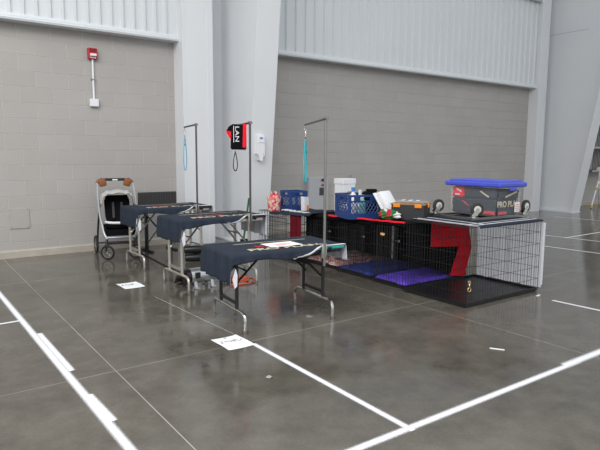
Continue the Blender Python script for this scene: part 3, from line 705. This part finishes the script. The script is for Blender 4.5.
# cover of the near crate: top, short hang on the near side, long hang at the far end with pale lining
X0, X1, Y0, Y1, h = CR['near']
t = thing('navy_cover', 'navy cover with white edging draped over the nearest crate, pale lining at its far end', 'crate cover', (X0, Y0, 0))
W, D = X1-X0, Y1-Y0
def edge(d, r=.02):
    if d <= 0: return 0, 0
    if d < r*PI/2: return r*math.sin(d/r), r*(1-math.cos(d/r))
    return r, r+d-r*PI/2
def nc(s, q):
    u = .13+(W+.03-.13)*s; v = -.03+(D+.03)*q
    du, dv = max(0, u-W), max(0, -v); ox, zx = edge(du); oy, zy = edge(dv)
    if du > .03: oy, zy = min(oy, .01), 0
    k = min(1, zx/.3); wv = k*(.014*math.sin(v*26)+.008*math.sin(v*51+1))
    return (min(u, W)+ox+wv+.006*k, max(v, 0)-oy, h+.007-max(zx, zy)+.0012*math.sin(u*21)*math.sin(v*17))
m_ = MB(); m_.grid(nc, 100, 50); m_.build('cloth', [navyf, mat('pale_lining', srgb(240, 240, 246), .85, var=.06, scale=14, bump=.2)], t, True, solid=-.003)
sheer = bpy.data.materials.new('thin_white_cloth'); sheer.use_nodes = True; nt_ = sheer.node_tree; pb = nt_.nodes['Principled BSDF']
pb.inputs['Base Color'].default_value = srgb(246, 246, 250); pb.inputs['Roughness'].default_value = .9
tl = nt_.nodes.new('ShaderNodeBsdfTranslucent'); tl.inputs[0].default_value = srgb(250, 250, 255); ms = nt_.nodes.new('ShaderNodeMixShader'); ms.inputs[0].default_value = .65
nt_.links.new(pb.outputs[0], ms.inputs[1]); nt_.links.new(tl.outputs[0], ms.inputs[2]); nt_.links.new(ms.outputs[0], nt_.nodes['Material Output'].inputs[0])
def drape(a, c):
    k = min(1, a*2); return (W+.020+.012*k+k*(.013*math.sin(c*21)+.009*math.sin(c*43+1)), -.015+(D+.01)*c, h-.012-(h-.045)*a)
MB().grid(drape, 24, 60).build('end_drape', sheer, t, True)['label'] = 'thin white cloth hanging at the far end'
z = h+.0125
b = MB(); b.box((W*.56, .05, z), (W*.86, .022, .002)); b.box((.155, D*.5, z), (.022, D*.9, .002)); b.box((.30, D*.5, z), (.016, D*.9, .002)); b.box((W*.56, .13, z), (W*.86, .014, .002)); b.build('white_stripes', whitef, t)
b = MB(); b.box((W+.03, -.022, h*.5+.02), (.03, .006, h-.09)); b.build('white_edging', whitef, t)
# snap hook
t = thing('snap_hook', 'brass snap hook clipped on the side of the nearest crate', 'clip', (3.0, -4.985, .14))
b = MB()
b.torus((0, -.022, .03), .018, .005, (0.2, 1, 0), 16, 6); b.build('ring', mat('brass', srgb(214, 190, 140), .3, .8), t, True)
b = MB(); b.tube([(0, -.022, .05), (0, -.022, .085)], .007, 8); b.torus((0, -.02, .098), .012, .004, (.2, 1, 0), 14, 6); b.build('hook', MATS['brass'], t, True)

# ---------------------------------------------------------------- things on the crates
zt = h+.0145
# upturned dolly with casters
t = thing('wheeled_dolly', 'upturned steel dolly with casters lying on the nearest crate, under the clear bin', 'dolly', (3.815, -4.48, zt), math.radians(-4))
dw, dd = .385, .255
b = MB()
for s in (-1, 1): b.box((0, s*dd, .011), (2*dw+.06, .026, .022)); b.box((s*dw, 0, .011), (.026, 2*dd, .022))
b.box((0, 0, .011), (.026, 2*dd, .022)); b.build('frame', steel, t)
for i, (sx, sy) in enumerate(((-1, -1), (-1, 1), (1, -1), (1, 1))):
    ca = MB(); x, y = sx*dw, sy*dd; ca.box((x, y, .026), (.085, .07, .008), None, .002); ca.cyl((x, y, .03), (x, y, .045), .022, 14)
    rot = T(x, y, 0) @ RZ(-.45+.25*i)
    c2 = MB()
    for s in (-1, 1): c2.prism([(-.03, .045), (.03, .045), (.048, .08), (.052, .115), (.03, .125), (-.005, .08)], s*.019-.002, s*.019+.002)
    c2.cyl((.034, -.026, .108), (.034, .026, .108), .008, 10); c2.xf(rot)
    base = ca.build('caster_plate', chrome, t, A35); c2.build('caster_fork', chrome, base, A35)
    wv = MB(); wv.lathe([(.036, -.0145), (.06, -.0145), (.066, -.010), (.066, .010), (.06, .0145), (.036, .0145)], n=28); wv.xf(rot @ T(.034, 0, .108) @ RX(PI/2)); wv.build('caster_wheel', mat('tyre_grey', srgb(52, 50, 48), .7), base, A35)
    hb = MB(); hb.lathe([(.010, -.0175), (.037, -.0155), (.037, .0155), (.010, .0175)], n=24); hb.xf(rot @ T(.034, 0, .108) @ RX(PI/2)); hb.build('wheel_hub', mat('hub_grey', srgb(214, 212, 206), .4, .2), base, A35)
# clear bin with blue lid
zb = zt+.023
t = thing('storage_bin', 'clear plastic bin with a blue lid standing on the nearest crate', 'bin', (3.90, -4.475, zb))
hx, hy, hz = .205, .315, .305
def taper(k): return 1-.05*(1-k)
def ring(k, inset=0): a, b_ = (hx-inset)*taper(k), (hy-inset)*taper(k); return [(-a, -b_), (a, -b_), (a, b_), (-a, b_)]
b = MB()
R0 = [b.bm.verts.new((x, y, .0)) for x, y in ring(0)]; R1 = [b.bm.verts.new((x, y, hz)) for x, y in ring(1)]
b.bm.faces.new(R0[::-1])
for i in range(4): b.bm.faces.new((R0[i], R0[(i+1) % 4], R1[(i+1) % 4], R1[i]))
bmesh.ops.bevel(b.bm, geom=[e for e in b.bm.edges if abs(e.verts[0].co.z-e.verts[1].co.z) > .1], offset=.03, segments=4, affect='EDGES')
b.build('bin_body', clear, t, A35)
b = MB(); b.b2((-hx-.012, -hy-.012, hz-.02), (hx+.012, hy+.012, hz-.012)); b.build('bin_rim', clear, t)
b = MB(); b.box((0, 0, hz+.014), (2*hx+.06, 2*hy+.06, .05), None, .014); b.box((0, 0, hz+.044), (2*hx-.01, 2*hy-.01, .026), None, .01); b.build('lid', bluelid, t)
for s in (-1, 1): MB().box((0, s*(hy+.018), hz-.03), (.12, .014, .03), None, .004).build('lid_latch', bluelid, t)
b = MB(); b.box((.12, -hy*.962-.008, .085), (.085, .002, .10)); lb = b.build('sticker', paper, t)
b = MB()
for i in range(4): b.box((.12, -hy*.962-.0105, .055+i*.02), (.06, .001, .006))
b.build('sticker_print', redp, lb)
def folded(name, c, size, m, label, print_=None, hgt=0):
    t = thing(name, label, 'cloth', c, 0, 'folded cloths in the clear bin')
    b = MB(); b.box((0, 0, size[2]/2), size, None, min(.02, size[2]*.4))
    bmesh.ops.subdivide_edges(b.bm, edges=b.bm.edges[:], cuts=2, use_grid_fill=True)
    for v in b.bm.verts:
        v.co.x += .004*math.sin(v.co.z*90+v.co.y*30); v.co.y += .004*math.sin(v.co.z*80+v.co.x*30)
    b.build('folds', m, t, True); return t
bx, by = 3.90, -4.475
t = folded('folded_cloth', (bx, by, zb+.004), (.365, .565, .165), navyf, 'dark navy cloth with cream lettering folded at the bottom of the clear bin')
text_mesh('lettering', 'PRO PLAN', .082, cream, t, T(.0, -.290, .115) @ RX(PI/2), bold=.002)
s_ = MB(); s_.box((-.188, -.12, .03), (.004, .28, .035)); s_.box((-.188, .1, .11), (.004, .1, .012), RX(.5).to_3x3()); s_.build('red_band', redp, t)
s_ = MB(); s_.box((-.1, -.289, .03), (.14, .004, .03)); s_.build('red_band', redp, t)
t = folded('folded_cloth', (bx+.0, by-.08, zb+.170), (.36, .42, .095), navyf, 'navy cloth with a cream stripe folded on top in the clear bin')
s_ = MB(); s_.box((.03, -.216, .05), (.2, .004, .018), RY(-.25).to_3x3()); s_.box((-.184, -.05, .05), (.004, .12, .014), RX(.5).to_3x3()); s_.build('cream_stripe', cream, t)
t = folded('folded_cloth', (bx-.0, by+.21, zb+.170), (.365, .145, .11), redf, 'red cloth with white marks folded on top in the clear bin')
s_ = MB(); s_.box((-.186, .0, .03), (.004, .06, .012)); s_.box((-.186, -.02, .075), (.004, .07, .012), RX(.4).to_3x3()); s_.build('white_mark', whitef, t)

# tool case with orange latches
t = thing('tool_case', 'black organiser case with orange latches and a clear lid on the covered crates', 'case', (3.30, -3.985, .70), math.radians(-62))
b = MB(); b.box((0, 0, .082), (.36, .26, .160), None, .01); b.build('case_body', mat('charcoal_plastic', srgb(46, 47, 52), .5, var=.06), t)
b = MB(); b.box((0, 0, .168), (.375, .275, .014), None, .004); b.build('case_rim', mat('tan_rim', srgb(150, 112, 74), .5), t)
b = MB(); b.box((0, 0, .188), (.35, .25, .026), None, .008); b.build('clear_lid', clear, t)
for x in (-.115, .115):
    b = MB(); b.box((x, -.142, .155), (.075, .018, .04), None, .005); b.build('latch', orange, t)
MB().box((.195, 0, .155), (.018, .06, .04), None, .005).build('latch', orange, t)
for x in (-.08, .0, .08): MB().box((x, .0, .204), (.03, .09, .006), None, .002).build('lid_divider', whiteplastic, t)
# holiday print bundle
b = MB(); bmesh.ops.create_icosphere(b.bm, subdivisions=4, radius=1)
for v in b.bm.verts:
    n = v.co.copy(); k = 1+.12*math.sin(n.x*9+n.y*5)+.1*math.sin(n.z*11+n.y*8); v.co = Vector((n.x*.085*k, n.y*.135*k, max(-.052, n.z*.055*k)))
o = b.build('print_bundle', giftm, None, True); place(o, (3.10, -3.87, .752), .1); tag(o, 'crumpled red green and white print bundle in front of the tilted white tub', 'bag')
# white tub tilted against the milk crate
t = thing('white_tub', 'white plastic tub tilted on edge against the right side of the blue milk crate', 'tub', (3.185, -3.755, .70))
e1 = Vector((-.10, .56, .80)).normalized(); e2 = Vector((1, .1, 0)); e2 = (e2-e1*e2.dot(e1)).normalized(); e3 = e2.cross(e1)
if e3.y > 0: e3 = -e3
MT = Matrix(((e2.x, e1.x, e3.x, 0), (e2.y, e1.y, e3.y, 0), (e2.z, e1.z, e3.z, 0), (0, 0, 0, 1)))
MT = T(0, 0, .004) @ MT
b = MB(); b.box((.115, .16, .02), (.20, .30, .07), None, .022); b.xf(MT); b.build('tub_body', whiteplastic, t, A35)
b = MB(); b.box((.115, .16, -.02), (.235, .335, .016), None, .006); b.xf(MT); b.build('rim', whiteplastic, t, A35)
# milk crates
def milk_crate(loc, rz, label, s=.165):
    t = thing('milk_crate', label, 'milk crate', loc, rz, 'blue milk crates on the wire crates')
    hh = .275; b = MB(); e = .012
    b.box((0, 0, .008), (2*s-.01, 2*s-.01, .012))
    for sx in (-1, 1):
        for sy in (-1, 1): b.box((sx*(s-.016), sy*(s-.016), hh/2), (.034, .034, hh), None, .006)
    b.build('base_frame', navyplastic, t)
    for k in range(4):
        m = RZ(k*PI/2); w_ = MB()
        w_.box((0, -s+.006, .032), (2*s-.03, e, .064)); w_.box((0, -s+.004, hh-.012), (2*s-.02, .018, .024)); w_.box((0, -s+.006, hh-.075), (2*s-.03, e*.8, .018))
        for sx in (-1, 1): w_.box((sx*.10, -s+.006, hh-.045), (.075, e*.8, .06))
        n = 7
        for i in range(-n, n+1):
            for d in (-1, 1):
                x0 = i*.042; z0, z1 = .06, hh-.08; xa, xb = x0, x0+d*(z1-z0)*.62
                lim = s-.03; za, zb_ = z0, z1
                def clip(x): return max(-lim, min(lim, x))
                if (xa < -lim and xb < -lim) or (xa > lim and xb > lim): continue
                def zat(x): return z0+(x-xa)/(xb-xa)*(z1-z0)
                A_, B_ = clip(xa), clip(xb); w_.wire((A_, -s+.006, zat(A_)), (B_, -s+.006, zat(B_)), .0045)
        w_.xf(m); w_.build('side_wall', navyplastic, t)
    return t
milk_crate((3.165, -3.285, .663), math.radians(-17), 'blue milk crate packed with bottles, in front of the white box', .205)
milk_crate((3.32, -1.77, .612), math.radians(-4), 'blue milk crate behind the pink flowered bag on the farthest crate', .14)
def bottle(x, y, z, r, hh, m, cm, label):
    t = thing('bottle', label, 'bottle', (x, y, z), 0, 'bottles in the milk crate'); b = MB(); b.lathe([(r*.9, 0), (r, .01), (r, hh*.7), (r*.4, hh*.82), (r*.4, hh*.86)]); b.build('bottle_body', m, t, A35)
    b = MB(); b.lathe([(r*.5, hh*.86), (r*.5, hh)], n=14); b.build('cap', cm, t, A35); return t
bottle(3.12, -3.25, .680, .045, .33, whiteplastic, bluep, 'white bottle with a blue cap in the blue milk crate')
bottle(3.22, -3.26, .680, .042, .30, whiteplastic, whiteplastic, 'plain white bottle in the middle of the blue milk crate')
bottle(3.16, -3.37, .680, .035, .25, mat('mint_plastic', srgb(130, 200, 180), .5), whiteplastic, 'pale green bottle in the blue milk crate')
b = MB(); b.box((0, 0, .145), (.17, .11, .29), None, .03); b.box((.02, 0, .30), (.12, .08, .03), None, .012); o = b.build('black_pouch', blackf, None, A35); place(o, (3.27, -3.37, .679), -.5); tag(o, 'black pouch sticking out of the blue milk crate', 'pouch')
t = thing('white_box', 'tall white box with a tan handle slot behind the packed blue milk crate', 'box', (3.53, -2.62, .642), math.radians(0))
b = MB(); b.box((0, 0, .21), (.20, .18, .42), None, .006); b.build('box_body', whiteplastic, t); b = MB(); b.box((0, 0, .405), (.215, .19, .07), None, .006); b.build('box_lid', whiteplastic, t)
b = MB(); b.tube(fillet([(-.045, -.092, .25), (-.045, -.11, .275), (.045, -.11, .275), (.045, -.092, .25)], .015), .008, 8); b.build('handle', mat('tan_handle', srgb(170, 150, 112), .6), t)
b = MB(); b.box((0, 0, .105), (.014, .08, .21)); b.box((-.014, .005, .095), (.008, .07, .19)); o = b.build('paper_bundle', creampaper); place(o, (3.10, -3.03, .664), .7); tag(o, 'cream paper folder standing at the left side of the packed milk crate', 'folder')
b = MB(); b.box((0, 0, .022), (.2, .12, .044), None, .008); o = b.build('flat_case', blackp); place(o, (3.33, -3.62, .700), -.1); tag(o, 'flat black case lying beside the packed blue milk crate', 'case')
# pink bag, white carton on the far crate
t = thing('flowered_bag', 'pink flowered fabric bag standing on the left end of the farthest crate', 'bag', (3.045, -1.70, .606), .3)
def fb(s, q):
    a = 2*PI*s; rr = .09*(1+.18*q)*(1+.06*math.sin(3*a+1)); return (rr*math.cos(a), .85*rr*math.sin(a), .002+.19*q+.022*q*math.sin(5*a))
b = MB(); b.grid(fb, 36, 8); b.build('bag_body', pinkbag, t, True, solid=.004)
b = MB(); b.lathe([(.02, 0), (.085, .001), (.085, .008), (.02, .009)]); b.build('bag_base', pinkbag, t)
b = MB(); b.grid(lambda s, q: (.09*math.cos(2*PI*s)*(1-.5*q), .075*math.sin(2*PI*s)*(1-.5*q), .16+.09*q*(1+.3*math.sin(3*2*PI*s))), 30, 4); b.build('tissue', print_mat('rose_print', [(214, 60, 96), (236, 190, 170), (226, 100, 110)], 40), t, True, solid=.003)
t = thing('carton', 'small white carton with an orange label on the farthest crate', 'carton', (3.36, -1.985, .616), .3)
b = MB(); b.prism([(-.05, 0), (.05, 0), (.045, .19), (-.058, .2)], -.03, .03); b.build('carton_body', whiteplastic, t); MB().box((.02, -.032, .045), (.05, .004, .07)).build('orange_label', orange, t)
b = MB(); b.tube(fillet([(5.8, -.012, .86), (5.83, -.012, .98), (5.92, -.012, 1.02), (5.95, -.012, .80), (5.93, -.012, .6), (5.9, -.012, .4)], .08), .006, 6)
tag(b.build('wall_cable', greybox, None, True), 'thin grey cable looped on the block wall behind the tilted tub', 'cable')

# ---------------------------------------------------------------- beyond the right column
t = thing('wire_rack', 'wire rack mounted on the wall behind the far right column', 'rack', (15.05, -.16, .98))
for z in (0, .65, 1.3): MB().box((0, 0, z), (1.1, .27, .05)).build('shelf', steel, t)
b = MB()
for i in range(14): b.wire((-.52+i*.08, -.12, 0), (-.52+i*.08, -.12, 1.9), .010)
b.build('front_wires', darkgrey, t)
for x in (-.5, .5): MB().box((x, .13, .7), (.04, .04, 1.5)).build('wall_bracket', steel, t)
MB().box((-.1, -.08, .065), (.22, .12, .08), None, .01).build('label_holder', whiteplastic, t)
t = thing('tripod', 'pale tripod with yellow joints on the floor by the far right column', 'tripod', (14.42, -.52, 0))
MB().cyl((0, 0, .5), (0, 0, 1.0), .022, 10).build('centre_post', greytube, t)
for a in (.35, 3.3, 4.7):
    R_ = .70 if a == .35 else .45
    l = MB(); l.tube([(0, 0, .72), (R_*math.cos(a), R_*math.sin(a), .012)], .022, 8); lo = l.build('leg', whiteplastic, t)
    for q in (.3, .95): MB().box((R_*math.cos(a)*q, R_*math.sin(a)*q, .72-.7*q), (.06, .06, .06), None, .01).build('leg_joint', mat('yellow_plastic', srgb(226, 190, 60), .5), lo)
MB().box((0, 0, 1.03), (.12, .1, .08), None, .01).build('head', whiteplastic, t)
